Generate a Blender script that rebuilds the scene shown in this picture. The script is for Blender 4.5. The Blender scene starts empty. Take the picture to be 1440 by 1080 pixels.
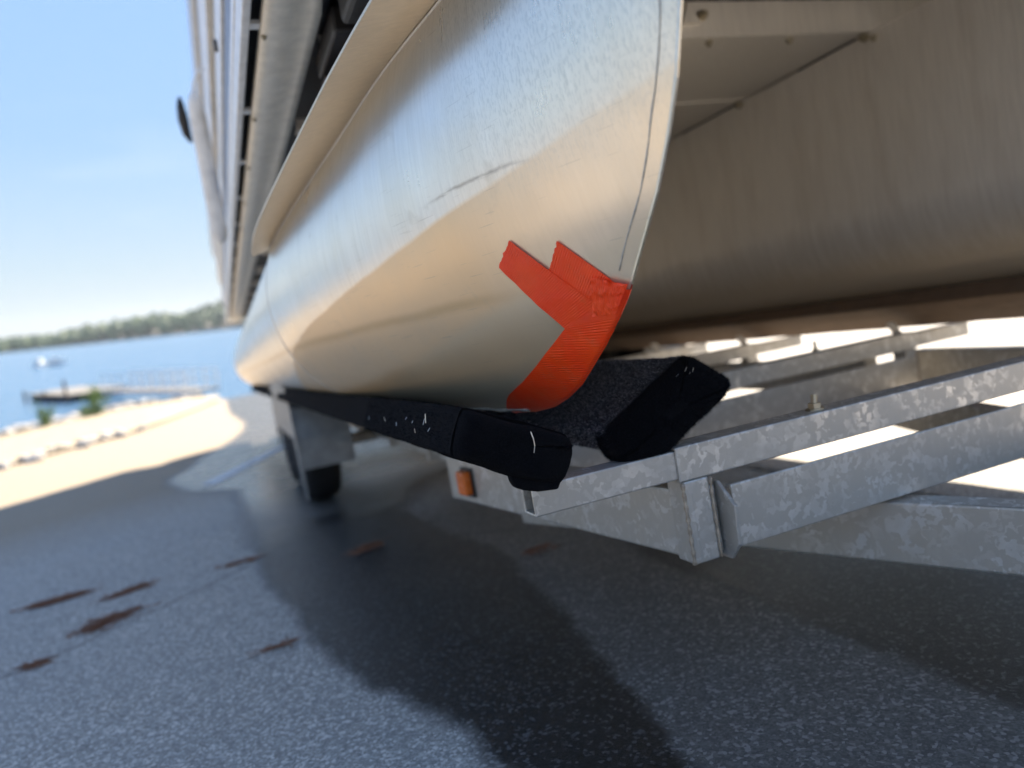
import bpy, math, random
from mathutils import Vector, Matrix, Euler
from mathutils.noise import noise as pnoise

S = bpy.context.scene
COL = S.collection
random.seed(7)
rnd = random.uniform

# ------------------------------------------------------------------ frames
# Trailer frame: x across to the boat's other side, y towards the stern,
# z square to the sloping pavement, origin at the lens. World z is plumb.
F_PX = 1080.0
vl = Vector((-405.0, -3.0, F_PX)).normalized()
vt = Vector((2880.0, -573.0, F_PX)); vt = (vt - vl * vt.dot(vl)).normalized()
vu = vt.cross(vl)
if vu.y > 0: vu = -vu
CR = Matrix((vt, vl, vu))
H = 0.62
grav = Vector((.106, 1, 124.3 / F_PX)).normalized()
UP = -(CR @ grav)
RM = UP.rotation_difference(Vector((0, 0, 1))).to_matrix()
M = RM.to_4x4() @ Matrix.Translation((0, 0, H))

# ------------------------------------------------------------------ camera
cd = bpy.data.cameras.new('camera'); cam = bpy.data.objects.new('camera', cd)
COL.objects.link(cam); S.camera = cam
cd.sensor_fit = 'HORIZONTAL'; cd.sensor_width = 36.0; cd.lens = 36.0 * F_PX / 1440.0
cd.clip_start = 0.02; cd.clip_end = 6000
ax = [CR @ Vector((1, 0, 0)), -(CR @ Vector((0, 1, 0))), -(CR @ Vector((0, 0, 1)))]
cam.matrix_world = M @ Matrix((ax[0], ax[1], ax[2])).transposed().to_4x4()
cd.dof.use_dof = True; cd.dof.focus_distance = 0.95; cd.dof.aperture_fstop = 2.4

# ------------------------------------------------------------------ sky and sun
SUN_AZ_T = Vector((.55, .835, 0)); SUN_EL = math.radians(33)
hz = (RM @ SUN_AZ_T); hz.z = 0; hz.normalize()
sdir = Vector((hz.x * math.cos(SUN_EL), hz.y * math.cos(SUN_EL), math.sin(SUN_EL)))
W = bpy.data.worlds.new('World'); S.world = W; W.use_nodes = True
nt = W.node_tree; nt.nodes.clear()
sky = nt.nodes.new('ShaderNodeTexSky'); sky.sky_type = 'NISHITA'; sky.sun_disc = False
sky.sun_elevation = SUN_EL; sky.sun_rotation = math.atan2(hz.x, hz.y)
sky.air_density = 1.0; sky.dust_density = 0.0; sky.ozone_density = 2.0
tc = nt.nodes.new('ShaderNodeTexCoord'); mp = nt.nodes.new('ShaderNodeMapping')
mp.inputs['Scale'].default_value = (2.2, 2.2, 11)
nz = nt.nodes.new('ShaderNodeTexNoise'); nz.inputs['Scale'].default_value = 2.1; nz.inputs['Detail'].default_value = 7
rp = nt.nodes.new('ShaderNodeValToRGB'); rp.color_ramp.elements[0].position = .53; rp.color_ramp.elements[1].position = .75
sx = nt.nodes.new('ShaderNodeSeparateXYZ')
fade = nt.nodes.new('ShaderNodeMapRange'); fade.inputs[1].default_value = .30; fade.inputs[2].default_value = .03
mul = nt.nodes.new('ShaderNodeMath'); mul.operation = 'MULTIPLY'
mul2 = nt.nodes.new('ShaderNodeMath'); mul2.operation = 'MULTIPLY'; mul2.inputs[1].default_value = .7
mx = nt.nodes.new('ShaderNodeMix'); mx.data_type = 'RGBA'
mx.inputs['B'].default_value = (.58, .70, .86, 1)
bg = nt.nodes.new('ShaderNodeBackground'); bg.inputs['Strength'].default_value = 0.135
wo = nt.nodes.new('ShaderNodeOutputWorld')
L = nt.links.new
L(tc.outputs['Generated'], mp.inputs['Vector']); L(mp.outputs['Vector'], nz.inputs['Vector'])
L(nz.outputs['Fac'], rp.inputs['Fac']); L(tc.outputs['Generated'], sx.inputs[0]); L(sx.outputs['Z'], fade.inputs[0])
L(rp.outputs['Color'], mul.inputs[0]); L(fade.outputs[0], mul.inputs[1]); L(mul.outputs[0], mul2.inputs[0])
tint = nt.nodes.new('ShaderNodeMix'); tint.data_type = 'RGBA'; tint.blend_type = 'MULTIPLY'; tint.inputs['Factor'].default_value = 1
tint.inputs['B'].default_value = (.97, .93, .95, 1)
hz1 = nt.nodes.new('ShaderNodeMapRange'); hz1.inputs[1].default_value = .22; hz1.inputs[2].default_value = 0; hz1.inputs[4].default_value = .6
mxx = nt.nodes.new('ShaderNodeMath'); mxx.operation = 'MAXIMUM'
L(sx.outputs['Z'], hz1.inputs[0]); L(hz1.outputs[0], mxx.inputs[0]); L(mul2.outputs[0], mxx.inputs[1])
L(mxx.outputs[0], mx.inputs['Factor']); 
bw = nt.nodes.new('ShaderNodeRGBToBW'); dv1 = nt.nodes.new('ShaderNodeMath'); dv1.operation = 'MULTIPLY_ADD'
dv1.inputs[1].default_value = 1 / 0.6; dv1.inputs[2].default_value = 1.0
dv2 = nt.nodes.new('ShaderNodeVectorMath'); dv2.operation = 'DIVIDE'
L(sky.outputs['Color'], bw.inputs[0]); L(bw.outputs[0], dv1.inputs[0]); L(sky.outputs['Color'], dv2.inputs[0]); L(dv1.outputs[0], dv2.inputs[1])
L(dv2.outputs[0], tint.inputs['A']); L(tint.outputs['Result'], mx.inputs['A']); L(mx.outputs['Result'], bg.inputs['Color'])
L(bg.outputs[0], wo.inputs['Surface'])

sl = bpy.data.lights.new('sun', 'SUN'); sl.energy = 2.05; sl.angle = math.radians(.6); sl.color = (1, .89, .74)
so = bpy.data.objects.new('sun', sl); COL.objects.link(so)
so.rotation_euler = sdir.to_track_quat('Z', 'Y').to_euler(); so.location = sdir * 60

S.view_settings.view_transform = 'Standard'; S.view_settings.look = 'None'
S.view_settings.gamma = 1.0; S.view_settings.exposure = 3.28
S.render.resolution_x = 1024; S.render.resolution_y = 768

# ------------------------------------------------------------------ material helpers
class NT:
    def __init__(s, name):
        s.m = bpy.data.materials.new(name); s.m.use_nodes = True
        s.t = s.m.node_tree; s.b = s.t.nodes['Principled BSDF']; s.out = s.t.nodes['Material Output']
        s.a = s.n('ShaderNodeAttribute'); s.a.attribute_name = 'T'; s.P = s.a.outputs['Vector']
    def n(s, t): return s.t.nodes.new(t)
    def l(s, a, b): s.t.links.new(a, b)
    def map(s, scale=(1, 1, 1), rot=(0, 0, 0), src=None):
        q = s.n('ShaderNodeMapping'); q.inputs['Scale'].default_value = scale; q.inputs['Rotation'].default_value = rot
        s.l(src or s.P, q.inputs['Vector']); return q.outputs['Vector']
    def noise(s, scale, detail=4, rough=.55, vec=None, dist=0):
        q = s.n('ShaderNodeTexNoise'); q.inputs['Scale'].default_value = scale; q.inputs['Detail'].default_value = detail
        q.inputs['Roughness'].default_value = rough; q.inputs['Distortion'].default_value = dist
        s.l(vec or s.P, q.inputs['Vector']); return q.outputs['Fac']
    def voro(s, scale, vec=None, feature='F1', out='Color'):
        q = s.n('ShaderNodeTexVoronoi'); q.feature = feature; q.inputs['Scale'].default_value = scale
        s.l(vec or s.P, q.inputs['Vector']); return q.outputs[out]
    def ramp(s, fac, stops, interp='LINEAR'):
        q = s.n('ShaderNodeValToRGB'); q.color_ramp.interpolation = interp
        e = q.color_ramp.elements
        while len(e) < len(stops): e.new(.5)
        for k, (p, c) in enumerate(stops):
            e[k].position = p; e[k].color = (c, c, c, 1) if not hasattr(c, '__len__') else (*c, 1)
        s.l(fac, q.inputs['Fac']); return q.outputs['Color']
    def math(s, op, a, b=None, clamp=False):
        q = s.n('ShaderNodeMath'); q.operation = op; q.use_clamp = clamp
        for k, v in ((0, a), (1, b)):
            if v is None: continue
            if hasattr(v, 'is_output'): s.l(v, q.inputs[k])
            else: q.inputs[k].default_value = v
        return q.outputs[0]
    def mix(s, fac, a, b, mode='MIX'):
        q = s.n('ShaderNodeMix'); q.data_type = 'RGBA'; q.blend_type = mode
        for nme, v in (('Factor', fac), ('A', a), ('B', b)):
            i = q.inputs[nme]
            if hasattr(v, 'is_output'): s.l(v, i)
            elif nme == 'Factor': i.default_value = v
            else: i.default_value = (*v, 1)
        return q.outputs['Result']
    def sep(s, v=None):
        q = s.n('ShaderNodeSeparateXYZ'); s.l(v or s.P, q.inputs[0]); return q.outputs
    def bump(s, h, strength=.3, dist=.002, normal=None):
        q = s.n('ShaderNodeBump'); q.inputs['Strength'].default_value = strength; q.inputs['Distance'].default_value = dist
        s.l(h, q.inputs['Height'])
        if normal is not None: s.l(normal, q.inputs['Normal'])
        return q.outputs['Normal']
    def set(s, **k):
        for nme, v in k.items():
            i = s.b.inputs[{'color': 'Base Color', 'rough': 'Roughness', 'metal': 'Metallic', 'normal': 'Normal', 'spec': 'Specular IOR Level',
                            'sheen': 'Sheen Weight', 'trans': 'Transmission Weight', 'aniso': 'Anisotropic', 'coat': 'Coat Weight', 'alpha': 'Alpha', 'sheenr': 'Sheen Roughness'}[nme]]
            if hasattr(v, 'is_output'): s.l(v, i)
            elif hasattr(v, '__len__'): i.default_value = (*v, 1)
            else: i.default_value = v
        return s.m

def plain(name, col, rough=.5, metal=0., var=.12, scale=30, bump=.1, bscale=300):
    t = NT(name); f = t.noise(scale, 5)
    c = t.mix(t.ramp(f, [(.3, 0), (.7, 1)]), tuple(v * (1 - var) for v in col), tuple(min(1, v * (1 + var)) for v in col))
    r = t.math('ADD', t.math('MULTIPLY', t.noise(scale * 3, 4), .25), rough - .12)
    return t.set(color=c, rough=r, metal=metal, normal=t.bump(t.noise(bscale, 3), bump, .001))

def aluminium(name, stain=True, base=(.92, .885, .82), rough=.2, metal=.86, far=False):
    t = NT(name); x = t.sep()
    streak = t.noise(1, 5, .6, t.map((60, 160, 9), (.25, 0, 0)))
    fine = t.noise(1, 3, .6, t.map((500, 900, 60), (.3, 0, 0)))
    blot = t.noise(7, 6, .6)
    c = t.mix(t.ramp(streak, [(.35, 0), (.7, 1)]), tuple(v * .90 for v in base), base)
    r = t.math('ADD', t.math('MULTIPLY', t.ramp(blot, [(.3, 0), (.75, 1)]), .12), rough - .03)
    r = t.math('ADD', r, t.math('MULTIPLY', streak, .08)); met = metal
    def put(mask, k, col):
        nonlocal c
        c = t.mix(t.math('MULTIPLY', mask, k), c, col)
    if stain:
        wob = t.math('MULTIPLY', t.math('SUBTRACT', t.noise(6, 4), .5), .012)
        z = t.math('ADD', x['Z'], wob)
        drip = t.math('MULTIPLY', t.math('SUBTRACT', t.noise(1, 3, .55, t.map((26, 48, 1.6))), .5), .09)
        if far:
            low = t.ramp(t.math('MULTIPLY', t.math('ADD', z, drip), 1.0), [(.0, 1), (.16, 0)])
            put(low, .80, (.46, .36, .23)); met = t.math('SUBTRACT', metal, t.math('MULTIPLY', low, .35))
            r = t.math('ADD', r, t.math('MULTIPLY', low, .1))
            put(t.ramp(t.noise(1, 4, .6, t.map((8, 14, 2))), [(.5, 0), (.75, 1)]), .25, (.52, .44, .34))
        else:
            # tan band over a greyer one, both edges sloping down towards the stern
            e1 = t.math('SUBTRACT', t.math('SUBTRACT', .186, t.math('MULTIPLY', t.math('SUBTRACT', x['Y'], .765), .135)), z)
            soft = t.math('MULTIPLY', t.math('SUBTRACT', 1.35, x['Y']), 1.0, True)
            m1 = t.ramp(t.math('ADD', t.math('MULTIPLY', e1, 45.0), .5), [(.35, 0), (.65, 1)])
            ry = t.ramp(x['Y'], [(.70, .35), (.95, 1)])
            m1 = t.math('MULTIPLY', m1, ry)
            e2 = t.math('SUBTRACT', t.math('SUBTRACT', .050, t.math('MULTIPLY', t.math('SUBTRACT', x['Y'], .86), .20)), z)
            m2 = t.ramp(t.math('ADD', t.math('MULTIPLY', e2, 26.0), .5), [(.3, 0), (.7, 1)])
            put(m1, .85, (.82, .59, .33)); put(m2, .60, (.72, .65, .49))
            low = t.ramp(t.math('ADD', z, drip), [(-.14 + .14, 1), (.20, 0)])
            put(low, .22, (.70, .52, .30))
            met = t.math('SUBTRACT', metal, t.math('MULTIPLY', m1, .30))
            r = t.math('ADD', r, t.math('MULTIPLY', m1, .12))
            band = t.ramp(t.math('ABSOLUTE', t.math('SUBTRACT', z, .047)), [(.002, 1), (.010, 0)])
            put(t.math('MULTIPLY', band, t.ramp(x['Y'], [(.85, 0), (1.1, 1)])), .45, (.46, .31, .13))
            cream = t.ramp(x['Y'], [(.60, 1), (.95, 0)])
            put(cream, .35, (.88, .78, .58))
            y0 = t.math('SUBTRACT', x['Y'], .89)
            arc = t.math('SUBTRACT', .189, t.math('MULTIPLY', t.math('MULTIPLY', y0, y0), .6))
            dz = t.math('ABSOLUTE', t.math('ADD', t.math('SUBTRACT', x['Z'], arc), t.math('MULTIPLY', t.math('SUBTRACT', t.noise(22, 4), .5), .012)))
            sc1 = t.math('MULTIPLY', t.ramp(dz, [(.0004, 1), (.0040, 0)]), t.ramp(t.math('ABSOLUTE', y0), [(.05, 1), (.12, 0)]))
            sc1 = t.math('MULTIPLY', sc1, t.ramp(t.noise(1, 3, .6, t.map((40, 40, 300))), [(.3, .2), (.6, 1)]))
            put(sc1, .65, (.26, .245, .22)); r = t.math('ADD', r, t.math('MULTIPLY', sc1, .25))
            # water spotting near the bow, fine scratches everywhere
            sp = t.ramp(t.noise(1, 2, .5, t.map((420, 420, 120), (.2, 0, 0))), [(.52, 0), (.60, 1)])
            zone = t.math('MULTIPLY', t.ramp(x['Z'], [(.13, 0), (.24, 1)]), t.ramp(x['Y'], [(.78, 1), (1.0, 0)]))
            put(t.math('MULTIPLY', sp, zone), .42, (.56, .54, .49))
            for rot, th, k in (((.9, 0, 0), .715, .30), ((-.5, 0, 0), .73, .25), ((.15, 0, 0), .72, .22)):
                scr = t.ramp(t.noise(1, 2, .45, t.map((20, 11, 420), rot)), [(th, 0), (th + .02, 1)])
                put(scr, k, (.40, .36, .30))
            put(t.ramp(t.noise(5, 5, .65, t.map((1, 1.6, .8))), [(.48, 0), (.68, 1)]), .22, (.66, .57, .42))
            run = t.ramp(t.noise(1, 3, .5, t.map((60, 75, 2.2))), [(.62, 0), (.72, 1)])
            put(t.math('MULTIPLY', run, t.ramp(x['Z'], [(.1, 0), (.2, 1)])), .20, (.60, .57, .50))
            dent = t.ramp(t.noise(16, 3, .6), [(.66, 0), (.74, 1)]); put(dent, .22, (.50, .45, .36))
    nrm = t.bump(fine, .10, .0006)
    nrm = t.bump(t.noise(1, 2, .45, t.map((5, 9, 3))), .08, .006, nrm)
    return t.set(color=c, metal=met, rough=r, normal=nrm)

def galvanised(name):
    t = NT(name)
    warp = t.n('ShaderNodeVectorMath'); warp.operation = 'ADD'
    nn = t.n('ShaderNodeTexNoise'); nn.inputs['Scale'].default_value = 45; nn.inputs['Detail'].default_value = 3
    t.l(t.P, nn.inputs['Vector'])
    sc = t.n('ShaderNodeVectorMath'); sc.operation = 'SCALE'; sc.inputs['Scale'].default_value = .05; t.l(nn.outputs['Color'], sc.inputs[0])
    t.l(t.P, warp.inputs[0]); t.l(sc.outputs[0], warp.inputs[1])
    cells = t.sep(t.voro(80, warp.outputs[0]))['X']
    sp = t.math('MULTIPLY', t.ramp(cells, [(.55, 0), (.75, .6), (.95, 1)]), t.ramp(t.noise(14, 3), [(.35, 0), (.6, 1)]))
    grime = t.ramp(t.noise(7, 6, .6), [(.35, 0), (.8, 1)])
    drip = t.ramp(t.noise(1, 4, .6, t.map((60, 60, 6))), [(.5, 0), (.8, 1)])
    c = t.mix(sp, (.47, .445, .40), (.72, .71, .68))
    c = t.mix(t.math('MULTIPLY', grime, .35), c, (.50, .44, .34))
    c = t.mix(t.math('MULTIPLY', drip, .25), c, (.62, .60, .54))
    r = t.math('SUBTRACT', .50, t.math('MULTIPLY', sp, .2))
    return t.set(color=c, metal=.55, rough=r, normal=t.bump(t.noise(160, 4), .14, .001))

def carpet(name='black_carpet', k=1.0):
    t = NT(name)
    f = t.noise(700, 3, .7); g = t.noise(35, 4)
    c = t.mix(t.ramp(f, [(.35, 0), (.7, 1)]), (.0015 * k, .0016 * k, .0024 * k), (.009 * k, .0095 * k, .012 * k))
    c = t.mix(t.math('MULTIPLY', t.ramp(g, [(.45, 0), (.8, 1)]), .35), c, (.014 * k, .0135 * k, .0135 * k))
    return t.set(color=c, rough=.95, spec=.05, sheen=.02 * k, sheenr=.4, normal=t.bump(f, .9, .004))

def pile(name='carpet_pile', hi=(.016, .017, .021)):
    t = NT(name); f = t.sep(t.voro(420))['X']
    c = t.mix(t.ramp(f, [(.3, 0), (1, 1)]), (.002, .0022, .004), hi)
    return t.set(color=c, rough=.9, spec=.15)

def asphalt():
    t = NT('asphalt'); w = t.n('ShaderNodeAttribute'); w.attribute_name = 'wet'
    wet = w.outputs['Fac']; d = t.n('ShaderNodeAttribute'); d.attribute_name = 'pale'; pale = d.outputs['Fac']
    xy = t.map((1, 1, 0))
    v1 = t.sep(t.voro(175, xy))['X']; v2 = t.sep(t.voro(340, xy))['X']; big = t.noise(1.3, 6, .6, xy); fine = t.noise(420, 3, .6, xy)
    base = t.mix(t.ramp(v1, [(0, 0), (.55, .18), (.8, .45), (.9, 1)]), (.22, .20, .17), (.72, .66, .57))
    base = t.mix(t.math('MULTIPLY', t.ramp(v2, [(.6, 0), (.9, 1)]), .7), base, (.58, .53, .46))
    base = t.mix(t.math('MULTIPLY', t.ramp(big, [(.35, 0), (.7, 1)]), .3), base, (.30, .29, .27))
    base = t.mix(t.math('MULTIPLY', pale, .75), base, (.30, .222, .135))
    ck = t.n('ShaderNodeAttribute'); ck.attribute_name = 'crack'
    base = t.mix(t.math('MULTIPLY', ck.outputs['Fac'], .55), base, (.09, .075, .06))
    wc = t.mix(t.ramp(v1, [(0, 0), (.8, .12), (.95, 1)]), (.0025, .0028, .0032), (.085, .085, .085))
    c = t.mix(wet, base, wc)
    gl = t.n('ShaderNodeAttribute'); gl.attribute_name = 'gloss'
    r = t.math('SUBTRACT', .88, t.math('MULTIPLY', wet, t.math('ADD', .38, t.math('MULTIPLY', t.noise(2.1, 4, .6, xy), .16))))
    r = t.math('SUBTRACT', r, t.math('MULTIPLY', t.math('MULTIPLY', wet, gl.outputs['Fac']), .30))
    h = t.math('ADD', t.math('MULTIPLY', v1, .6), t.math('MULTIPLY', fine, .5))
    nb = t.bump(h, .5, .004)
    t.l(t.math('SUBTRACT', .5, t.math('MULTIPLY', t.math('MULTIPLY', wet, gl.outputs['Fac']), .44)), nb.node.inputs['Strength'])
    return t.set(color=c, rough=r, normal=nb, spec=.4)

def tape_mat():
    t = NT('orange_tape'); a = t.n('ShaderNodeAttribute'); a.attribute_name = 'uvt'; u = t.sep(a.outputs['Vector'])
    wv = t.math('SINE', t.math('MULTIPLY', u['X'], 2 * math.pi / .0031))
    wv2 = t.math('SINE', t.math('MULTIPLY', u['Y'], 2 * math.pi / .0016))
    crk = t.noise(90, 4, .6)
    h = t.math('ADD', t.math('MULTIPLY', wv, t.ramp(crk, [(.35, .15), (.65, 1)])), t.math('MULTIPLY', wv2, .25))
    c = t.mix(t.ramp(t.noise(25, 4), [(.3, 0), (.7, 1)]), (1.0, .048, .003), (1.0, .075, .006))
    c = t.mix(t.math('MULTIPLY', t.ramp(t.noise(60, 5, .65), [(.56, 0), (.72, 1)]), .22), c, (.60, .16, .07))
    n1 = t.bump(h, .55, .0006); n2 = t.bump(crk, .25, .003, n1)
    return t.set(color=c, rough=.42, normal=n2, spec=.45)

def water_mat():
    t = NT('lake_water'); g = t.n('ShaderNodeNewGeometry')
    v = t.map((1, 1, 1), src=g.outputs['Position'])
    h = t.math('ADD', t.noise(1.6, 4, .6, v), t.math('MULTIPLY', t.noise(.25, 3, .5, v), 1.5))
    return t.set(color=(.06, .14, .24), rough=.2, spec=.5, normal=t.bump(h, .55, .25))

def foliage(name, a, b, scale=4):
    t = NT(name); g = t.n('ShaderNodeNewGeometry')
    f = t.noise(scale, 3, .6, g.outputs['Position'])
    c = t.mix(t.ramp(f, [(.35, 0), (.65, 1)]), a, b)
    t.set(color=c, rough=.6, spec=.2); return t.m

MAT = {}
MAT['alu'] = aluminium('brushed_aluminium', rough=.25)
MAT['alu_far'] = aluminium('pale_aluminium', True, (.97, .92, .84), .40, .48, True)  # far pontoon's metal: paler, rougher, brown low down
MAT['alu_plain'] = aluminium('aluminium_sheet', False, (.84, .80, .73), .38, .7)
MAT['fin'] = aluminium('aluminium_fin', False, (.74, .65, .52), .42)
MAT['galv'] = galvanised('galvanised_steel')
MAT['galv_dull'] = plain('dull_galvanised_steel', (.30, .30, .285), .5, .4, .2, 18); MAT['carpet'] = carpet('black_carpet', 1.1); MAT['carpet_worn'] = carpet('worn_carpet', 5.0); MAT['pile'] = pile(); MAT['pile_worn'] = pile('worn_carpet_pile', (.42, .41, .42)); MAT['asphalt'] = asphalt(); MAT['tape'] = tape_mat(); MAT['water'] = water_mat()
MAT['weld'] = plain('weld_bead', (.42, .35, .27), .55, .5, .35, 120, .5, 500)
MAT['weld_bright'] = plain('aluminium_weld', (.50, .48, .43), .6, .1, .25, 160, .4, 500)
MAT['white'] = plain('white_paint', (.80, .79, .76), .38)
MAT['cream'] = plain('cream_paint', (.76, .72, .62), .4)
MAT['beige'] = plain('beige_panel', (.40, .35, .27), .45)
MAT['bluegrey'] = plain('blue_grey_vinyl', (.24, .28, .36), .5)
MAT['lightgrey'] = plain('light_grey_panel', (.52, .54, .56), .42)
MAT['black'] = plain('black_plastic', (.014, .014, .016), .45)
MAT['dark'] = plain('dark_grey_plastic', (.05, .05, .055), .5)
MAT['brown'] = plain('brown_vinyl', (.10, .075, .07), .45)
MAT['rubber'] = plain('tyre_rubber', (.014, .014, .015), .8, bump=.4, bscale=120)
MAT['amber'] = plain('amber_lens', (.80, .17, .015), .25)
MAT['bolt'] = plain('zinc_bolt', (.45, .40, .30), .4, .9)
MAT['wood'] = plain('weathered_wood', (.12, .075, .045), .8)
MAT['deckwood'] = plain('dock_planks', (.20, .185, .16), .8)
MAT['staple'] = plain('staple_wire', (.75, .74, .70), .3, .9)
MAT['rock'] = plain('pale_limestone', (.46, .43, .38), .85, 0, .18, 6, .5, 30)
MAT['straw'] = plain('pine_straw', (.24, .11, .06), .8)
MAT['paint'] = plain('road_paint', (.72, .72, .70), .7, 0, .2, 12)
MAT['gravel'] = plain('sandy_gravel', (.34, .275, .18), .9, 0, .22, 3, .6, 40)
MAT['woods'] = foliage('far_woods', (.05, .10, .035), (.11, .17, .055), .03)
MAT['leaf'] = foliage('shrub_leaf', (.06, .13, .02), (.16, .26, .04), 9)
MAT['hill'] = plain('shore_soil', (.14, .13, .09), .9, 0, .2, .05)
MAT['bark'] = plain('bark', (.09, .065, .045), .9)

# ------------------------------------------------------------------ mesh helpers
class MB:
    def __init__(s): s.v = []; s.f = []; s.uv = None
    def add(s, vs, fs):
        b = len(s.v); s.v += [tuple(q) for q in vs]; s.f += [tuple(b + i for i in q) for q in fs]; return s
    def box(s, lo, hi, mat=None):
        x0, y0, z0 = lo; x1, y1, z1 = hi
        v = [(x0, y0, z0), (x1, y0, z0), (x1, y1, z0), (x0, y1, z0), (x0, y0, z1), (x1, y0, z1), (x1, y1, z1), (x0, y1, z1)]
        if mat: v = [mat @ Vector(q) for q in v]
        return s.add(v, [(0, 3, 2, 1), (4, 5, 6, 7), (0, 1, 5, 4), (1, 2, 6, 5), (2, 3, 7, 6), (3, 0, 4, 7)])
    def prism(s, poly, fn, a, b):
        """poly: 2-D outline; fn(p, q, t) -> 3-D; swept from t=a to t=b"""
        n = len(poly)
        v = [fn(p, q, a) for p, q in poly] + [fn(p, q, b) for p, q in poly]
        f = [tuple(range(n)), tuple(range(2 * n - 1, n - 1, -1))] + [(i, n + i, n + (i + 1) % n, (i + 1) % n) for i in range(n)]
        return s.add(v, f)
    def beam(s, p, q, w, h, side=1):
        """box beam between two plan points at bottom height, width w to one side, height h"""
        p = Vector(p); q = Vector(q); d = (q - p).normalized(); n = Vector((-d.y, d.x, 0)) * w * side; u = Vector((0, 0, h))
        v = [p, q, q + n, p + n, p + u, q + u, q + n + u, p + n + u]
        f = [(0, 3, 2, 1), (4, 5, 6, 7), (0, 1, 5, 4), (1, 2, 6, 5), (2, 3, 7, 6), (3, 0, 4, 7)]
        return s.add(v, f)
    def grid(s, fn, nu, nv, closed=False):
        b = len(s.v)
        for i in range(nu + 1):
            for j in range(nv + (0 if closed else 1)): s.v.append(tuple(fn(i / nu, j / nv)))
        m = nv if closed else nv + 1
        for i in range(nu):
            for j in range(nv):
                j2 = (j + 1) % m if closed else j + 1
                s.f.append((b + i * m + j, b + (i + 1) * m + j, b + (i + 1) * m + j2, b + i * m + j2))
        return s
    def tube(s, path, r, n=10, caps=True):
        pts = [Vector(p) for p in path]; rings = []
        for i, p in enumerate(pts):
            d = (pts[min(i + 1, len(pts) - 1)] - pts[max(i - 1, 0)]).normalized()
            a = d.orthogonal().normalized() if i == 0 else (s._a - d * s._a.dot(d)).normalized()
            s._a = a; c = d.cross(a); rr = r[i] if hasattr(r, '__len__') else r
            rings.append([p + (a * math.cos(t) + c * math.sin(t)) * rr for t in [2 * math.pi * k / n for k in range(n)]])
        v = [q for g in rings for q in g]; f = []
        for i in range(len(pts) - 1):
            for k in range(n): f.append((i * n + k, i * n + (k + 1) % n, (i + 1) * n + (k + 1) % n, (i + 1) * n + k))
        if caps: f += [tuple(range(n - 1, -1, -1)), tuple(range((len(pts) - 1) * n, len(pts) * n))]
        return s.add(v, f)
    def build(s, name, mat, parent=None, base=None, smooth=False, bevel=0, world=False, seg=2, kind=None, thick=0):
        if base is None: base = parent['_b'] if parent is not None and '_b' in parent else (0, 0, 0)
        base = Vector(base)
        me = bpy.data.meshes.new(name)
        me.from_pydata([tuple(Vector(q) - base) for q in s.v], [], s.f)
        at = me.attributes.new('T', 'FLOAT_VECTOR', 'POINT')
        at.data.foreach_set('vector', [c for q in s.v for c in q])
        if s.uv:
            au = me.attributes.new('uvt', 'FLOAT_VECTOR', 'POINT'); au.data.foreach_set('vector', [c for q in s.uv for c in q])
        me.materials.append(MAT[mat] if isinstance(mat, str) else mat)
        if smooth: me.shade_smooth()
        me.validate(); me.update()
        o = bpy.data.objects.new(name, me); COL.objects.link(o)
        if parent is not None:
            o.parent = parent; o['_b'] = list(base)
        else:
            o.matrix_world = (Matrix.Identity(4) if world else M) @ Matrix.Translation(base); o['_b'] = list(base)
        if thick:
            so_ = o.modifiers.new('thickness', 'SOLIDIFY'); so_.thickness = thick; so_.offset = -1
        if bevel:
            bv = o.modifiers.new('bevel', 'BEVEL'); bv.width = bevel; bv.segments = seg; bv.limit_method = 'ANGLE'; bv.angle_limit = math.radians(35)
        if kind: o['kind'] = kind
        return o

def root(name, base, label, cat, group=None, world=False):
    o = bpy.data.objects.new(name, None); COL.objects.link(o); o.empty_display_size = .1
    o.matrix_world = (Matrix.Identity(4) if world else M) @ Matrix.Translation(base); o['_b'] = list(base)
    o['label'] = label; o['category'] = cat
    if group: o['group'] = group
    return o
def tag(o, label, cat, group=None):
    o['label'] = label; o['category'] = cat
    if group: o['group'] = group
    return o
def place(mesh_obj, name, loc, rot, parent, scale=(1, 1, 1)):
    """a copy of a small mesh sharing its data, set at a trailer-frame point under a parent"""
    o = mesh_obj.copy(); o.name = name; COL.objects.link(o); o.parent = parent
    o.location = Vector(loc) - Vector(parent['_b']); o.rotation_euler = rot; o.scale = scale; return o

# ------------------------------------------------------------------ pavement
BAND1 = [(-.10, 40), (-.02, 15.9), (.15, 11.2), (.02, 9.2), (-.27, 7.43), (-.51, 5.82), (-.35, 5.1), (-.06, 4.65), (-.03, 3.46), (0, 2.64), (.02, 2.26), (.07, 1.93), (.11, 1.67), (.15, 1.47), (.22, 1.29), (.25, 1.18), (.26, 1.05), (.30, .4), (.46, .4),  # wet ramp and wheel area, carried forward as a dark band under the pontoon
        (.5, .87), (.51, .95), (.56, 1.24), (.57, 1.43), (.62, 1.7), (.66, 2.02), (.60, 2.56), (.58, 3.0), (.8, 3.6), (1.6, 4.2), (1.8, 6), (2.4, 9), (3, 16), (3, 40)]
BAND2 = [(.91, 1.95), (.91, 1.75), (.90, 1.38), (.90, 1.07), (.91, .92), (.91, .72), (.93, .3), (1.6, .3), (1.6, 1.2), (1.45, 2.4)]  # dark ground band below the middle of the trailer
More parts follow.
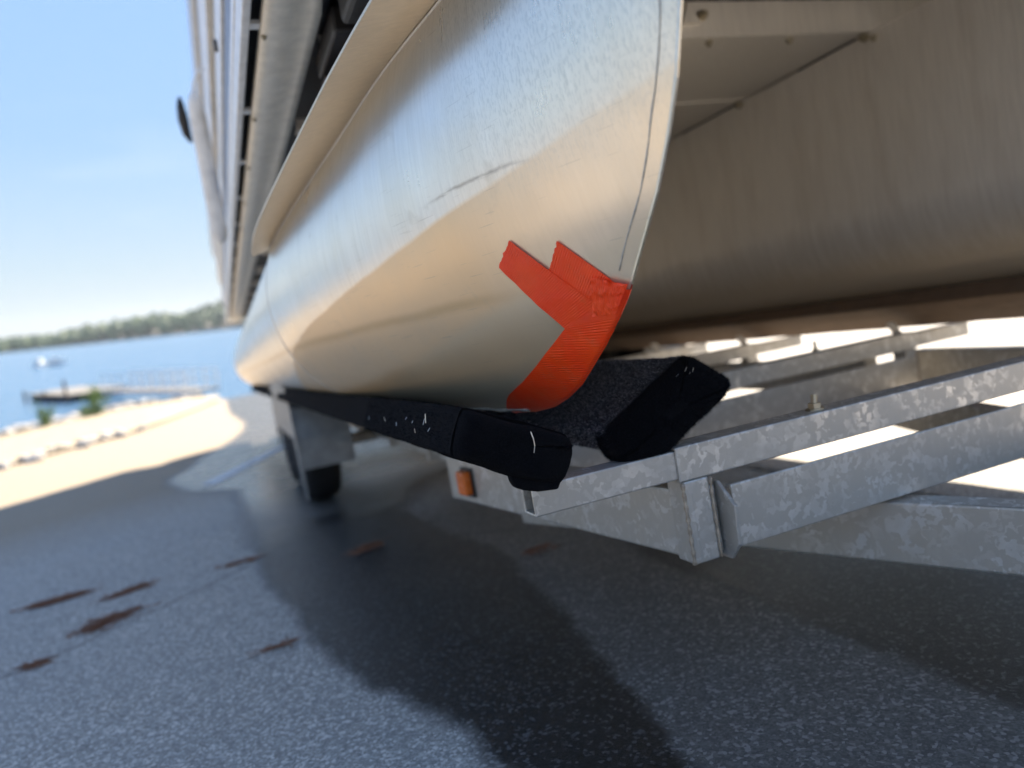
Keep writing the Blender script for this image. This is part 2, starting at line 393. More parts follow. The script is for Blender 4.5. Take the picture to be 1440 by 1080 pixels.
def sdist(poly, x, y):
    ins = False; d = 1e9; n = len(poly)
    for i in range(n):
        x0, y0 = poly[i]; x1, y1 = poly[(i + 1) % n]
        if (y0 > y) != (y1 > y) and x < (x1 - x0) * (y - y0) / (y1 - y0) + x0: ins = not ins
        ex, ey = x1 - x0, y1 - y0; t = max(0, min(1, ((x - x0) * ex + (y - y0) * ey) / (ex * ex + ey * ey)))
        d = min(d, (x - x0 - ex * t) ** 2 + (y - y0 - ey * t) ** 2)
    return math.sqrt(d) * (1 if ins else -1)
def spaced(segs):
    out = [segs[0][0]]
    for a, b, st in segs:
        n = max(1, round((b - a) / st)); out += [a + (b - a) * (k + 1) / n for k in range(n)]
    return out
gx = spaced([(-80, -20, 20), (-20, -3, 1.2), (-3, -.8, .12), (-.8, 1.7, .02), (1.5, 4, .15), (4, 20, 2), (20, 80, 20)])
gy = spaced([(-80, -10, 14), (-10, 0, 1), (0, .5, .1), (.5, 3.2, .02), (3.2, 6, .05), (6, 12, .12), (12, 44, .6)])
g = MB()
for yy in gy:
    for xx in gx: g.v.append((xx, yy, -H))
nx = len(gx)
for j in range(len(gy) - 1):
    for i in range(nx - 1): g.f.append((j * nx + i, j * nx + i + 1, (j + 1) * nx + i + 1, (j + 1) * nx + i))
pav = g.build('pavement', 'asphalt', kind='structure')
wet = []; pale = []
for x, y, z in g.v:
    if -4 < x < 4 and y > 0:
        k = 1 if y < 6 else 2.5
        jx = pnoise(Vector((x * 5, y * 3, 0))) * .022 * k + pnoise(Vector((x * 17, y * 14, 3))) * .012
        s1 = sdist(BAND1, x + jx, y); s2 = sdist(BAND2, x + jx, y)
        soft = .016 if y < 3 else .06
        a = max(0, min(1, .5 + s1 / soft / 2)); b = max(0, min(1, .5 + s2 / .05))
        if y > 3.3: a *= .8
        boat_shade = .66 * max(0, min(1, (x + jx - .42) / .06)) * max(0, min(1, (3.2 - y) / .5)) * max(0, min(1, (1.75 - x) / .4))  # shade below the boat, darkened into the ground colour
        wet.append(max(a, b, boat_shade))  # mask holds wet ground, dark bands and the painted boat shade together
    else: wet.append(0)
    pale.append(max(0, min(1, (-x * .7 + y - 4.3) / 1.6)) if y > 0 else .3)
CRK = [(-1.2, 2.05), (-.63, 2.20), (-.35, 2.42), (-.02, 2.74), (.2, 2.70), (.45, 2.52), (.9, 2.2)]
def crack(x, y):
    if not (-1.2 < x < .9 and 1.8 < y < 3): return 0
    for (x0, y0), (x1, y1) in zip(CRK, CRK[1:]):
        if x0 <= x < x1:
            d = abs(y - (y0 + (y1 - y0) * (x - x0) / (x1 - x0)) - .03 * pnoise(Vector((x * 9, y * 9, 1)))); return max(0, 1 - d / .025)
    return 0
cr = [crack(v[0], v[1]) for v in g.v]
gloss = [max(0, min(1, (v[1] - 2.9) / 1.2)) for v in g.v]
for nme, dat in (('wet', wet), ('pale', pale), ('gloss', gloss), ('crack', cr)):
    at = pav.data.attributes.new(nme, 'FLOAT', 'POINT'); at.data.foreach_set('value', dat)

# painted line on the ramp
pl = MB(); pl.add([(-.26, 5.2, -H + .004), (-.17, 5.15, -H + .004), (.72, 7.5, -H + .004), (.62, 7.55, -H + .004)], [(0, 1, 2, 3)])
pl.build('painted_line', 'paint', kind='structure')

# ------------------------------------------------------------------ bank, lake, far shore (plumb frame)
ZW = -1.98
near = [(-40, 1.5, -.35), (-12, 8.8, -.80), (-3.31, 11.55, -.90), (-2.86, 11.63, -.89), (-2.18, 13.68, -1.0), (-1.66, 14.65, -1.04), (-1.27, 17.2, -1.19), (-.76, 23.0, -1.56), (-.2, 29, -1.9)]
far = [(-44, 12, -1.95), (-14, 19, -1.85), (-6.55, 23.3, -1.8), (-5.97, 24.9, -1.8), (-5.2, 26.3, -1.8), (-4.1, 28.2, -1.8), (-2.7, 29.2, -1.8), (-1.2, 30.1, -1.85), (-.3, 30.8, -1.95)]
bk = MB(); NB = 26; NW = 12
def lerpl(pl_, t):
    t *= len(pl_) - 1; i = min(int(t), len(pl_) - 2); return Vector(pl_[i]).lerp(Vector(pl_[i + 1]), t - i)
def bank(u, v):
    a = lerpl(near, u); b = lerpl(far, u); p = a.lerp(b, v)
    p.z += pnoise(p * .9) * .05 * math.sin(math.pi * v) + (.02 if v < .01 else .05)
    if v > .95: p.z -= .35
    return p
bk.grid(bank, NB, NW)
bk.build('gravel_bank', 'gravel', world=True, smooth=True, kind='structure')
wm = MB()
wm.grid(lambda u, v: (-1600 + 3200 * u, 8 + 1500 * v * v, ZW), 8, 12)
wm.build('water', 'water', world=True, kind='structure')
# low hill behind the far shore, and the wood that covers it
def shore_h(x): return 9.0 + 3.0 * math.sin(x * .009 + .8) + 4.5 / (1 + math.exp(-(x + 40) / 40)) + 2 * pnoise(Vector((x * .02, 0, 0)))
hl = MB(); hl.grid(lambda u, v: ((u - .5) * 2400, 690 + 200 * v + .0002 * ((u - .5) * 2400) ** 2 * -.6, ZW - 1 + shore_h((u - .5) * 2400) * .62 * min(1, v * 2.5)), 80, 6)
hl.build('far_hill', 'hill', world=True, smooth=True, kind='structure')
tw = MB()
ico = []
t_ = (1 + 5 ** .5) / 2
ICV = [Vector(q).normalized() for q in [(-1, t_, 0), (1, t_, 0), (-1, -t_, 0), (1, -t_, 0), (0, -1, t_), (0, 1, t_), (0, -1, -t_), (0, 1, -t_), (t_, 0, -1), (t_, 0, 1), (-t_, 0, -1), (-t_, 0, 1)]]
ICF = [(0, 11, 5), (0, 5, 1), (0, 1, 7), (0, 7, 10), (0, 10, 11), (1, 5, 9), (5, 11, 4), (11, 10, 2), (10, 7, 6), (7, 1, 8), (3, 9, 4), (3, 4, 2), (3, 2, 6), (3, 6, 8), (3, 8, 9), (4, 9, 5), (2, 4, 11), (6, 2, 10), (8, 6, 7), (9, 8, 1)]
for k in range(6500):
    x = rnd(-700, 700); dep = rnd(0, 1) ** 1.5; y = 686 - .00012 * x * x + dep * 70
    hgt = 1.75 * shore_h(x) * (.62 + .38 * dep) * rnd(.88, 1.06); r = rnd(1.8, 3.8)
    c = Vector((x, y, ZW + max(r * .6, hgt - r * rnd(.6, 2.8))))
    tw.add([c + Vector((q.x * r * rnd(.7, 1.2), q.y * r * rnd(.7, 1.2), q.z * r * rnd(.8, 1.4))) for q in ICV], ICF)
wd = tw.build('far_woods', 'woods', world=True, kind='stuff'); tag(wd, 'low dark green wood covering the far shore of the lake', 'trees')

# ------------------------------------------------------------------ pontoon shape
XS, R, ZC, YS = .42, .29, .163, 1.90
XR = 2.045; XMID = (XS + XR) / 2
STEM = [(-.127, 1.22), (-.124, 1.08), (-.113, .99), (-.0985, .935), (-.0805, .888), (-.056, .845), (-.033, .806), (-.0035, .763), (.028, .724), (.067, .687), (.109, .647), (.154, .614), (.197, .588), (.255, .565), (.32, .548), (.40, .535), (.5, .527), (.7, .52)]
def ystem(z):
    if z <= STEM[0][0]: return STEM[0][1]
    for (z0, y0), (z1, y1) in zip(STEM, STEM[1:]):
        if z <= z1: return y0 + (y1 - y0) * (z - z0) / (z1 - z0)
    return STEM[-1][1]
def ztop(y): return ZC + R + .15 * max(0, (YS - y) / 1.5) ** 1.5
def FU(u): return .94 * (1 - (1 - u) ** 1.75) + .06 * u
def off(y, z):
    zn = (z - ZC) * R / (ztop(y) - ZC) if z > ZC else z - ZC
    w = math.sqrt(max(0, R * R - zn * zn)); ys = ystem(z)
    if y <= ys: return 0
    return w if y >= YS else w * FU((y - ys) / (YS - ys))
def nose_pt(xc, side, u, v, d=0., full=False):
    ph = -math.pi / 2 + math.pi * v
    zn = R * math.sin(ph); z = ZC + zn
    for _ in range(6):
        ys = ystem(z); y = ys + (YS - ys) * u ** 1.25
        z = ZC + (zn * (ztop(y) - ZC) / R if zn > 0 else zn)
    return (xc + side * (R * math.cos(ph) * ((1 - (1 - (y - ys) / (YS - ys)) ** 5) if full else FU((y - ys) / (YS - ys))) + d), y, z)

boat = root('pontoon_boat', (XMID, 5, -.127), 'aluminium pontoon boat with cream deck edge sitting on the galvanised trailer', 'boat')
Y1 = 8.6
def pontoon(xc, outer):
    t = MB()
    def cyl(u, v):
        a = 2 * math.pi * v; return (xc + (R - .003) * math.sin(a), YS - .02 + (Y1 - YS) * u, ZC - (R - .003) * math.cos(a))
    t.grid(cyl, 30, 96, True)
    b = len(t.v) - 96; t.f.append(tuple(range(b, b + 96)))
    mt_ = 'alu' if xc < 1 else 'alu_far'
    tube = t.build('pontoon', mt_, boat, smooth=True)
    n = MB()
    ful = xc > 1; n.grid(lambda u, v: nose_pt(xc, -1, u, v, 0, ful), 60, 64); n.grid(lambda u, v: nose_pt(xc, 1, u, 1 - v, 0, ful), 60, 64)
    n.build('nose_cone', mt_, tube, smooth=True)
    # stem flange: thin plate along the bow edge
    st = [(y, z) for z, y in STEM if .02 < z < .7]
    fl = MB(); m = len(st)
    dirs = []
    for i in range(m):
        a = Vector(st[max(0, i - 1)]); c = Vector(st[min(m - 1, i + 1)]); d = (c - a).normalized(); dirs.append(Vector((-d.y, d.x)))
    for sx_ in (-.0012, .0012):
        for i in range(m): fl.v.append((xc + sx_, st[i][0] + .012 * abs(dirs[i].x), st[i][1] + .003))
        for i in range(m): fl.v.append((xc + sx_, st[i][0] - .0012, st[i][1]))
    for i in range(m - 1):
        fl.f += [(i, i + 1, m + i + 1, m + i), (2 * m + i, 3 * m + i, 3 * m + i + 1, 2 * m + i + 1), (m + i, m + i + 1, 3 * m + i + 1, 3 * m + i)]
    fl.build('stem_flange', 'alu', tube)
    # weld bead that follows the flange a little behind the stem
    for sd in ((-1, 1) if xc < 1 else ()):
        pth = []
        for k in range(46):
            z = .045 + .62 * k / 45
            y = ystem(z) + .022 + .0012 * math.sin(k * .8); pth.append((xc + sd * (off(y, z) + .0003), y, z))
        MB().tube(pth, [.0009 + .0003 * math.sin(k * 2.1) for k in range(46)], 6).build('weld_bead', 'weld_bright', tube, smooth=True)
    # spray fin on the outboard side
    cre = [(.80, .435), (.916, .418), (1.03, .410), (1.149, .397), (1.30, .366), (1.48, .338), (1.666, .316), (1.80, .305), (1.93, .296)]
    wid = [.098, .096, .090, .085, .080, .073, .066, .058, .046]
    def cat(vals, t):
        i = min(int(t), len(vals) - 2); q = t - i; p0 = vals[max(i - 1, 0)]; p1 = vals[i]; p2 = vals[i + 1]; p3 = vals[min(i + 2, len(vals) - 1)]
        return .5 * (2 * p1 + (p2 - p0) * q + (2 * p0 - 5 * p1 + 4 * p2 - p3) * q * q + (3 * p1 - p0 - 3 * p2 + p3) * q ** 3)
    NF = 40; tt = [j * (len(cre) - 1) / NF for j in range(NF + 1)]
    wid = [cat(wid, t) for t in tt]; cre = [(cat([c[0] for c in cre], t), cat([c[1] for c in cre], t)) for t in tt]
    f = MB(); k = len(cre)
    for i, (y, z) in enumerate(cre):
        xo = xc + outer * (off(y, z) - .004); w = wid[i]; dr = -.018
        x1 = xc + outer * (off(y, z) + w)
        f.v += [(xo, y, z), (x1, y - .02, z + dr), (x1, y - .02, z + dr + .004), (xo, y, z + .006)]
    for i in range(k - 1):
        a = 4 * i; c = a + 4
        f.f += [(a, c, c + 1, a + 1), (a + 1, c + 1, c + 2, a + 2), (a + 2, c + 2, c + 3, a + 3), (a + 3, c + 3, c, a)]
    f.f += [(0, 1, 2, 3), (4 * k - 1, 4 * k - 2, 4 * k - 3, 4 * k - 4)]
    fin = f.build('spray_fin', 'fin', tube)
    cw = [(xc + outer * (off(y, z - .003) + .0004), y, z - .003) for y, z in cre]
    MB().tube(cw, .0018, 6).build('weld_bead', 'alu_plain', tube, smooth=True)
    # lap seam where the nose slips over the tube
    if xc > 1: return tube
    sm = MB(); pts = [(xc + (R + .0005) * math.sin(a), YS - .006, ZC - (R + .0005) * math.cos(a)) for a in [2 * math.pi * i / 96 for i in range(97)]]
    sm.tube(pts, .0012, 6).build('lap_seam', 'alu_plain', tube, smooth=True)
    # keel joint under the nose: a short weld and a flat lip
    kp = [(xc + outer * off(1.06 + .02 * i, -.118) * .9 + outer * .006, 1.06 + .02 * i, -.119 + .001 * math.sin(i)) for i in range(14)]
    MB().tube(kp, [.003 + .0007 * math.sin(i * 1.7) for i in range(14)], 6).build('weld_bead', 'weld', tube, smooth=True)
    return tube
pont_l = pontoon(XS, -1)
pont_r = pontoon(XR, 1)

# risers between tubes and deck
ZD = .62
for xc in (XS, XR):
    for sd in (-1, 1):
        x = xc + sd * .2
        if (xc == XS and sd == -1) or (xc == XR and sd == -1): continue
        m = MB(); inner = (1 if xc == XS else -1) == sd
        xt = x + (.085 if xc == XS else -.085) * (1 if inner else 0)
        m.grid(lambda u, v: (x + (xt - x) * v, 1.15 + 7.4 * u, ZC + math.sqrt(R * R - .04) - .01 + (ZD - ZC - math.sqrt(R * R - .04) + .01) * v), 4, 4)
        m.build('riser_plate', 'alu_plain', boat, thick=.004)
# inner side sheet that carries on from the far tube up to the deck
ss = MB()
def sheet(u, v):
    y = 1.0 + 7.6 * u
    if v < .4:
        a = math.radians(-60 + 60 * v / .4); return (XR - (R + .0015) * math.cos(a), y, ZC + (R + .0015) * math.sin(a))
    return (XR - R - .0015, y, ZC + (ZD - ZC) * (v - .4) / .6)
ss.grid(sheet, 30, 40); ss.build('side_sheet', 'alu_far', boat, smooth=True)
# deck and cross channels
XL = .149; XRR = 2 * XMID - XL
MB().box((XL + .02, .35, ZD + .085), (XRR - .02, Y1 + .35, ZD + .11)).build('deck_floor', 'dark', boat)
ys_ = [1.575, 2.1, 2.8, 3.5, 4.2, 4.9, 5.6, 6.3, 7.0, 7.7, 8.4]
for y in [.6] + ys_:
    c = MB(); c.box((.30, y, ZD + .0), (XRR - .15, y + .004, ZD + .084)).box((.30, y + .004, ZD), (XRR - .15, y + .045, ZD + .004)).box((.30, y + .004, ZD + .08), (XRR - .15, y + .045, ZD + .084))
    c.build('cross_channel', 'alu_plain', boat)
MB().box((.66, 1.625, ZD + .005), (1.752, 8.6, ZD + .009)).build('under_skin', 'alu_plain', boat)
# bolts on the riser and channel
bm_ = MB(); bm_.tube([(0, 0, 0), (0, 0, .008)], .009, 6).tube([(0, 0, .008), (0, 0, .014)], .005, 8)
bolt0 = bm_.build('bolt', 'bolt', boat, base=(0, 0, 0)); bolt0.location = Vector((1.752, 1.57, ZD - .012)) - Vector(boat['_b']); bolt0.rotation_euler = (math.pi, 0, 0)
for y in (1.59, 2.12, 2.9, 3.6):
    place(bolt0, 'bolt', (1.745, y, ZD - .01), (0, -1.5, 0), boat, (1.2, 1.2, 1.6))
for x in (.8, 1.0, 1.25, 1.5): place(bolt0, 'bolt', (x, 1.60, ZD), (math.pi, 0, 0), boat)
for x in (1.03, 1.10, 1.22): place(bolt0, 'bolt', (x, 1.575, ZD + .05), (math.pi / 2, 0, 0), boat, (1.4, 1.4, 1.4))
# gusset tabs on the front channel
for x in (1.0, 1.16):
    MB().prism([(0, 0), (.05, .0), (.02, .05)], lambda p, q, t: (x + p, 1.565 + t, ZD + .03 + q), 0, .008).build('gusset', 'alu_plain', boat)

# deck edge: profile pieces run the length of the boat on both sides
def strip(name, mat, xa, xb, za, zb, parent=boat, y0=.35, y1=Y1 + .35, bev=.003):
    for sd in (0, 1):
        a, b = (xa, xb) if sd == 0 else (2 * XMID - xb, 2 * XMID - xa)
        MB().box((a, y0, za), (b, y1, zb)).build(name, mat, parent, bevel=bev)
strip('rub_rail', 'white', XL - .004, XL + .012, ZD + .003, ZD + .045)
strip('rub_rail', 'white', XL, XL + .012, ZD + .047, ZD + .075)
strip('rub_rail', 'white', XL - .002, XL + .012, ZD + .077, ZD + .107)
strip('rub_strip', 'bluegrey', XL + .004, XL + .03, ZD + .109, ZD + .20)
strip('fence_base_rail', 'white', XL - .004, XL + .03, ZD + .203, ZD + .283)
strip('fence_panel', 'beige', XL + .014, XL + .03, ZD + .286, ZD + .43)
strip('fence_rail', 'white', XL - .003, XL + .03, ZD + .433, ZD + .58)
strip('fence_panel', 'lightgrey', XL + .008, XL + .03, ZD + .583, ZD + .73)
strip('fence_top_rail', 'lightgrey', XL - .01, XL + .03, ZD + .733, ZD + .90, bev=.012)
# skirt under the deck edge, folded in three facets, with slots and brackets outboard of it
def skirt(sd):
    fx = (lambda x: x) if sd == 0 else (lambda x: 2 * XMID - x)
    prof = [(.180, .018), (.182, .001), (.196, -.002), (.214, -.002), (.232, .001), (.250, .005), (.268, .005), (.284, .002), (.288, .02)]
    m = MB(); k = len(prof)
    ysk = [1.22, 1.28, 1.34, 1.42, 1.6, 2.2, 3, 4, 5.5, 7, 8.0, Y1 + .3]
    for j, y in enumerate(ysk):
        q = max(0, (1.42 - y) / .2)
        for x, z in prof: m.v.append((fx(.182 + (x - .182) * (1 - .55 * q * q)), y, ZD + z))
    for j in range(len(ysk) - 1):
        for i in range(k - 1): m.f.append((j * k + i, (j + 1) * k + i, (j + 1) * k + i + 1, j * k + i + 1))
    s_ = m.build('deck_skirt', 'cream', boat, thick=.004, smooth=True)
    for i, y in enumerate([1.04, 1.49, 1.97, 2.43, 2.91, 3.4, 3.9, 4.4, 5, 5.6, 6.2, 7, 8]):
        b = MB().box((min(fx(.157), fx(.181)), y - .012, ZD + .012), (max(fx(.157), fx(.181)), y + .012, ZD + .02)).build('slot_bracket', 'white', boat)
        if sd == 0 and i < 6: place(bolt0, 'bolt', (.186, y + .012, ZD + .001), (math.pi, 0, 0), b, (.6, .6, .6))
skirt(0); skirt(1)
# dark clutter in the gap between skirt and fin
MB().box((.30, .95, ZD - .05), (.50, 1.35, ZD + .08)).build('wiring_box', 'black', boat, bevel=.01)
MB().box((.30, 1.42, ZD - .03), (.42, 1.66, ZD + .02)).build('wiring_box', 'black', boat, bevel=.006)
MB().prism([(0, 0), (.06, -.01), (.075, .04), (.065, .05), (.05, .0), (0, .01)], lambda p, q, t: (.295 + p, t, ZD - .07 + q), 1.55, 2.0).build('hanging_flap', 'brown', boat)
MB().box((.26, 1.3, ZD + .03), (.7, Y1, ZD + .05)).build('under_skin', 'black', boat)
# bow, stern and right-hand fence close the deck
MB().box((XL + .03, .35, ZD + .12), (XRR - .03, .38, ZD + .9)).build('bow_fence', 'lightgrey', boat)
MB().box((XL + .03, Y1 + .3, ZD + .12), (XRR - .03, Y1 + .33, ZD + .9)).build('stern_fence', 'lightgrey', boat)
MB().box((.6, 3.2, ZD + .12), (XRR - .2, 8.2, ZD + .85)).build('seat_block', 'cream', boat, bevel=.05)
MB().tube([(XL - .012, 2.16, ZD + .25), (XL, 2.16, ZD + .25)], .016, 14).build('drain_cap', 'black', boat)
bf = root('boat_fender', (.085, 3.3, .60), 'white boat fender hanging outside the deck fence on the left', 'fender')
fp = [(.093, 3.16, 1.10), (.093, 3.18, 1.07), (.094, 3.2, 1.02), (.095, 3.28, .86), (.096, 3.36, .70), (.098, 3.4, .62), (.099, 3.41, .585), (.10, 3.415, .57)]
MB().tube(fp, [.012, .026, .031, .032, .032, .031, .024, .012], 20).build('fender_body', 'white', bf, smooth=True)
MB().tube([(.093, 3.16, 1.09), (.10, 3.155, 1.13), (.12, 3.15, 1.17), (.147, 3.15, 1.19)], .006, 8).build('fender_rope', 'white', bf, smooth=True)
MB().tube([(.042, 3.2, 1.10), (.040, 3.21, 1.07), (.040, 3.22, 1.02), (.044, 3.24, .97), (.055, 3.25, .94)], [.006, .015, .020, .016, .006], 12).build('line_coil', 'black', bf, smooth=True)

# ------------------------------------------------------------------ orange tape on the nose
tape = root('tape_patch', (XS - .03, .84, 0), 'torn orange cloth tape stuck round the bow edge of the near pontoon', 'tape')
def surf(y, z, d=.0012, wob=0):
    e = .002; o0 = off(y, z); ny = -(off(y + e, z) - off(y - e, z)) / (2 * e); nz_ = -(off(y, z + e) - off(y, z - e)) / (2 * e)
    n = Vector((-1, ny, nz_)); n.x = -1; n = Vector((-1, -(off(y + e, z) - off(y - e, z)) / (2 * e), -(off(y, z + e) - off(y, z - e)) / (2 * e)))
    n.normalize(); p = Vector((XS - o0, y, z)) + n * (d + wob); return p
def strip_tape(corners, lift, nu=28, nv=12, rag=0., crinkle=0.):
    (y0, z0), (y1, z1), (y2, z2), (y3, z3) = corners     # a->b along one edge, d->c along the other
    m = MB(); m.uv = []
    ln = math.hypot(y1 - y0, z1 - z0) * 1.1; wd_ = math.hypot(y3 - y0, z3 - z0) * 1.1
    for i in range(nu + 1):
        u = i / nu
        for j in range(nv + 1):
            v = j / nv; uu = u
            if i == 0: uu = rag * pnoise(Vector((j * .9, z0 * 40, 1)))
            y = (y0 * (1 - v) + y3 * v) * (1 - uu) + (y1 * (1 - v) + y2 * v) * uu
            z = (z0 * (1 - v) + z3 * v) * (1 - uu) + (z1 * (1 - v) + z2 * v) * uu
            w = pnoise(Vector((y * 60, z * 60, 5))) * .0008 + abs(pnoise(Vector((y * 150, z * 150, 9)))) * crinkle
            m.v.append(tuple(surf(y, z, lift, w))); m.uv.append((u * ln, v * wd_, 0))
    for i in range(nu):
        for j in range(nv): m.f.append((i * (nv + 1) + j, (i + 1) * (nv + 1) + j, (i + 1) * (nv + 1) + j + 1, i * (nv + 1) + j + 1))
    return m
mA = strip_tape([(.856, .108), (.772, .006), (.842, -.002 - .012), (.895, .082)], .0022, rag=.02); mA.build('tape_strip', 'tape', tape, smooth=True)
mB = strip_tape([(.788, .092), (.738, .030), (.782, -.004), (.824, .061)], .0014, rag=.03); mB.build('tape_strip', 'tape', tape, smooth=True)
# strip C runs down the stem and wraps round it
prs = [((.748, .040), (.730, .024)), ((.790, .010), (.748, .010)), ((.842, -.004), (.7635, -.004)), ((.885, -.024), (.806, -.033)), ((.945, -.050), (.845, -.056)), ((.995, -.069), (.888, -.0805)), ((1.030, -.080), (.935, -.0985)), ((1.062, -.089), (.99, -.113)), ((1.09, -.100), (1.06, -.122)), ((1.105, -.106), (1.10, -.1235)), ((1.125, -.114), (1.14, -.1250))]
m = MB(); m.uv = []; NR = 36; NC = 14
def lerp2(t, k):
    t *= len(prs) - 1; i = min(int(t), len(prs) - 2); a = prs[i][k]; b = prs[i + 1][k]; q = t - i
    return a[0] + (b[0] - a[0]) * q, a[1] + (b[1] - a[1]) * q
for i in range(NR + 1):
    t = i / NR; (yl, zl), (ysx, zsx) = lerp2(t, 0), lerp2(t, 1)
    for j in range(2 * NC + 1):
        k = min(1, j / NC) if j <= NC else 1 - (j - NC) / NC * .8
        rg = .006 * pnoise(Vector((j * .8, i * .3, 2))) if i in (0, NR) else 0
        y = yl + (ysx - yl) * k + rg; z = zl + (zsx - zl) * k
        p = surf(y, z, .0030, pnoise(Vector((y * 50, z * 50, 2))) * .0008)
        if j > NC: p.x = 2 * XS - p.x
        if j == NC: p = Vector((XS, y - .0035, z - .001))
        m.v.append(tuple(p)); m.uv.append((t * .26, j / NC * .05, 0))
for i in range(NR):
    for j in range(2 * NC): a = i * (2 * NC + 1) + j; m.f.append((a, a + 2 * NC + 1, a + 2 * NC + 2, a + 1))
m.build('tape_strip', 'tape', tape, smooth=True)
mD = strip_tape([(.765, .046), (.7245, .030), (.760, .002), (.792, .004)], .0045, 24, 16, rag=.05, crinkle=.004)
mD.build('crumpled_tape_end', 'tape', tape, smooth=True)

# ------------------------------------------------------------------ trailer
tr = root('boat_trailer', (XMID, 2, -H), 'galvanised steel boat trailer with black carpeted bunks under the pontoon boat', 'trailer')
mir = lambda x: 2 * XMID - x
def sidepair(fn): fn(lambda x: x, 1); fn(mir, -1)
# main rails, front rails and tongue
def rails(fx, s):
    MB().beam((fx(.577), .93, -.367), (fx(.454), 1.775, -.367), .05, .102, -1 * s if s > 0 else 1).build('front_rail', 'galv', tr, bevel=.004)
    MB().beam((fx(.60), 1.82, -.367), (fx(.60), 8.2, -.367), .05, .102, -s).build('main_rail', 'galv', tr, bevel=.004)
    MB().beam((fx(.61), 1.75, -.466), (fx(1.19), .263, -.466), .05, .101, s).build('tongue_beam', 'galv', tr, bevel=.004)
sidepair(rails)
MB().box((XMID - .05, -1.7, -.468), (XMID + .05, .30, -.363)).build('coupler', 'galv', tr, bevel=.006)
SETS = [.93, 1.70, 2.42, 3.05, 4.6, 6.0, 7.4]
def tube_hollow(x0, x1, y0, z0, w, t):
    m = MB(); a = [(y0, z0), (y0 + w, z0), (y0 + w, z0 + w), (y0, z0 + w)]; b = [(y0 + t, z0 + t), (y0 + w - t, z0 + t), (y0 + w - t, z0 + w - t), (y0 + t, z0 + w - t)]
    for x in (x0, x1):
        m.v += [(x, y, z) for y, z in a] + [(x, y, z) for y, z in b]
    for k in range(4):
        n = (k + 1) % 4
        m.f += [(k, n, 8 + n, 8 + k), (4 + k, 12 + k, 12 + n, 4 + n), (k, 4 + k, 4 + n, n), (8 + k, 8 + n, 12 + n, 12 + k)]
    return m
for i, y in enumerate(SETS):
    xo = .566
    tube_hollow(xo, mir(xo), y, -.250, .050, .004).build('bunk_crossbar', 'galv', tr, bevel=.004)
    tube_hollow(.345 if i == 0 else .42, xo + .06, y + .004, -.246, .041, .004).build('crossbar_slide', 'galv', tr, bevel=.003)
    tube_hollow(mir(xo + .06), mir(.345), y + .004, -.246, .041, .004).build('crossbar_slide', 'galv', tr, bevel=.003)
    # lower channel: web in front, flanges behind
    c = MB(); ya = y - .012
    prof = [(0, 0), (.055, 0), (.055, .005), (.006, .005), (.006, .092), (0, .092)]
    x0 = .640 if i == 0 else .62
    c.prism(prof, lambda p, q, t: (t, ya + p, -.360 + q), x0, mir(x0)); c.build('cross_channel', 'galv', tr, bevel=.002)
    for fx in (lambda x: x, mir):
        a, b = sorted((fx(.571), fx(.614)))
        MB().box((a, y + .001, -.372), (b, y + .046, -.2505)).build('corner_post', 'galv', tr, bevel=.003)
        if i < 4:
            wl = [(fx(.5695), y + .0005, -.252 - .118 * k / 20) for k in range(21)]
            MB().tube(wl, [.003 + .001 * math.sin(k * 2.3) for k in range(21)], 6).build('weld_bead', 'weld', tr, smooth=True)
            wl = [(fx(.6155), y + .0005, -.252 - .118 * k / 20) for k in range(21)]
            MB().tube(wl, [.0026 + .001 * math.sin(k * 1.9) for k in range(21)], 6).build('weld_bead', 'weld', tr, smooth=True)
# gusset plates closing the front channel
def gus(fx, s):
    poly = [(.985, -.262), (.935, -.262), (.900, -.294), (.903, -.351), (.925, -.376), (.985, -.376)]
    a = .628
    MB().prism(poly, lambda p, q, t: (fx(t), p, q), a, a + .006).build('end_gusset', 'galv', tr, bevel=.0012)
sidepair(gus)
# bolt standing on the crossbar
bs = MB(); bs.tube([(.84, .955, -.2), (.84, .955, -.197)], .014, 16).tube([(.84, .955, -.197), (.84, .955, -.189)], .0105, 6).tube([(.84, .955, -.189), (.842, .955, -.176)], .005, 8)
bs.build('stud_bolt', 'bolt', tr)
b2 = MB(); b2.tube([(1.55, 1.725, -.2), (1.55, 1.725, -.192)], .0105, 6).tube([(1.55, 1.725, -.192), (1.55, 1.725, -.17)], .005, 8); b2.build('stud_bolt', 'bolt', tr)
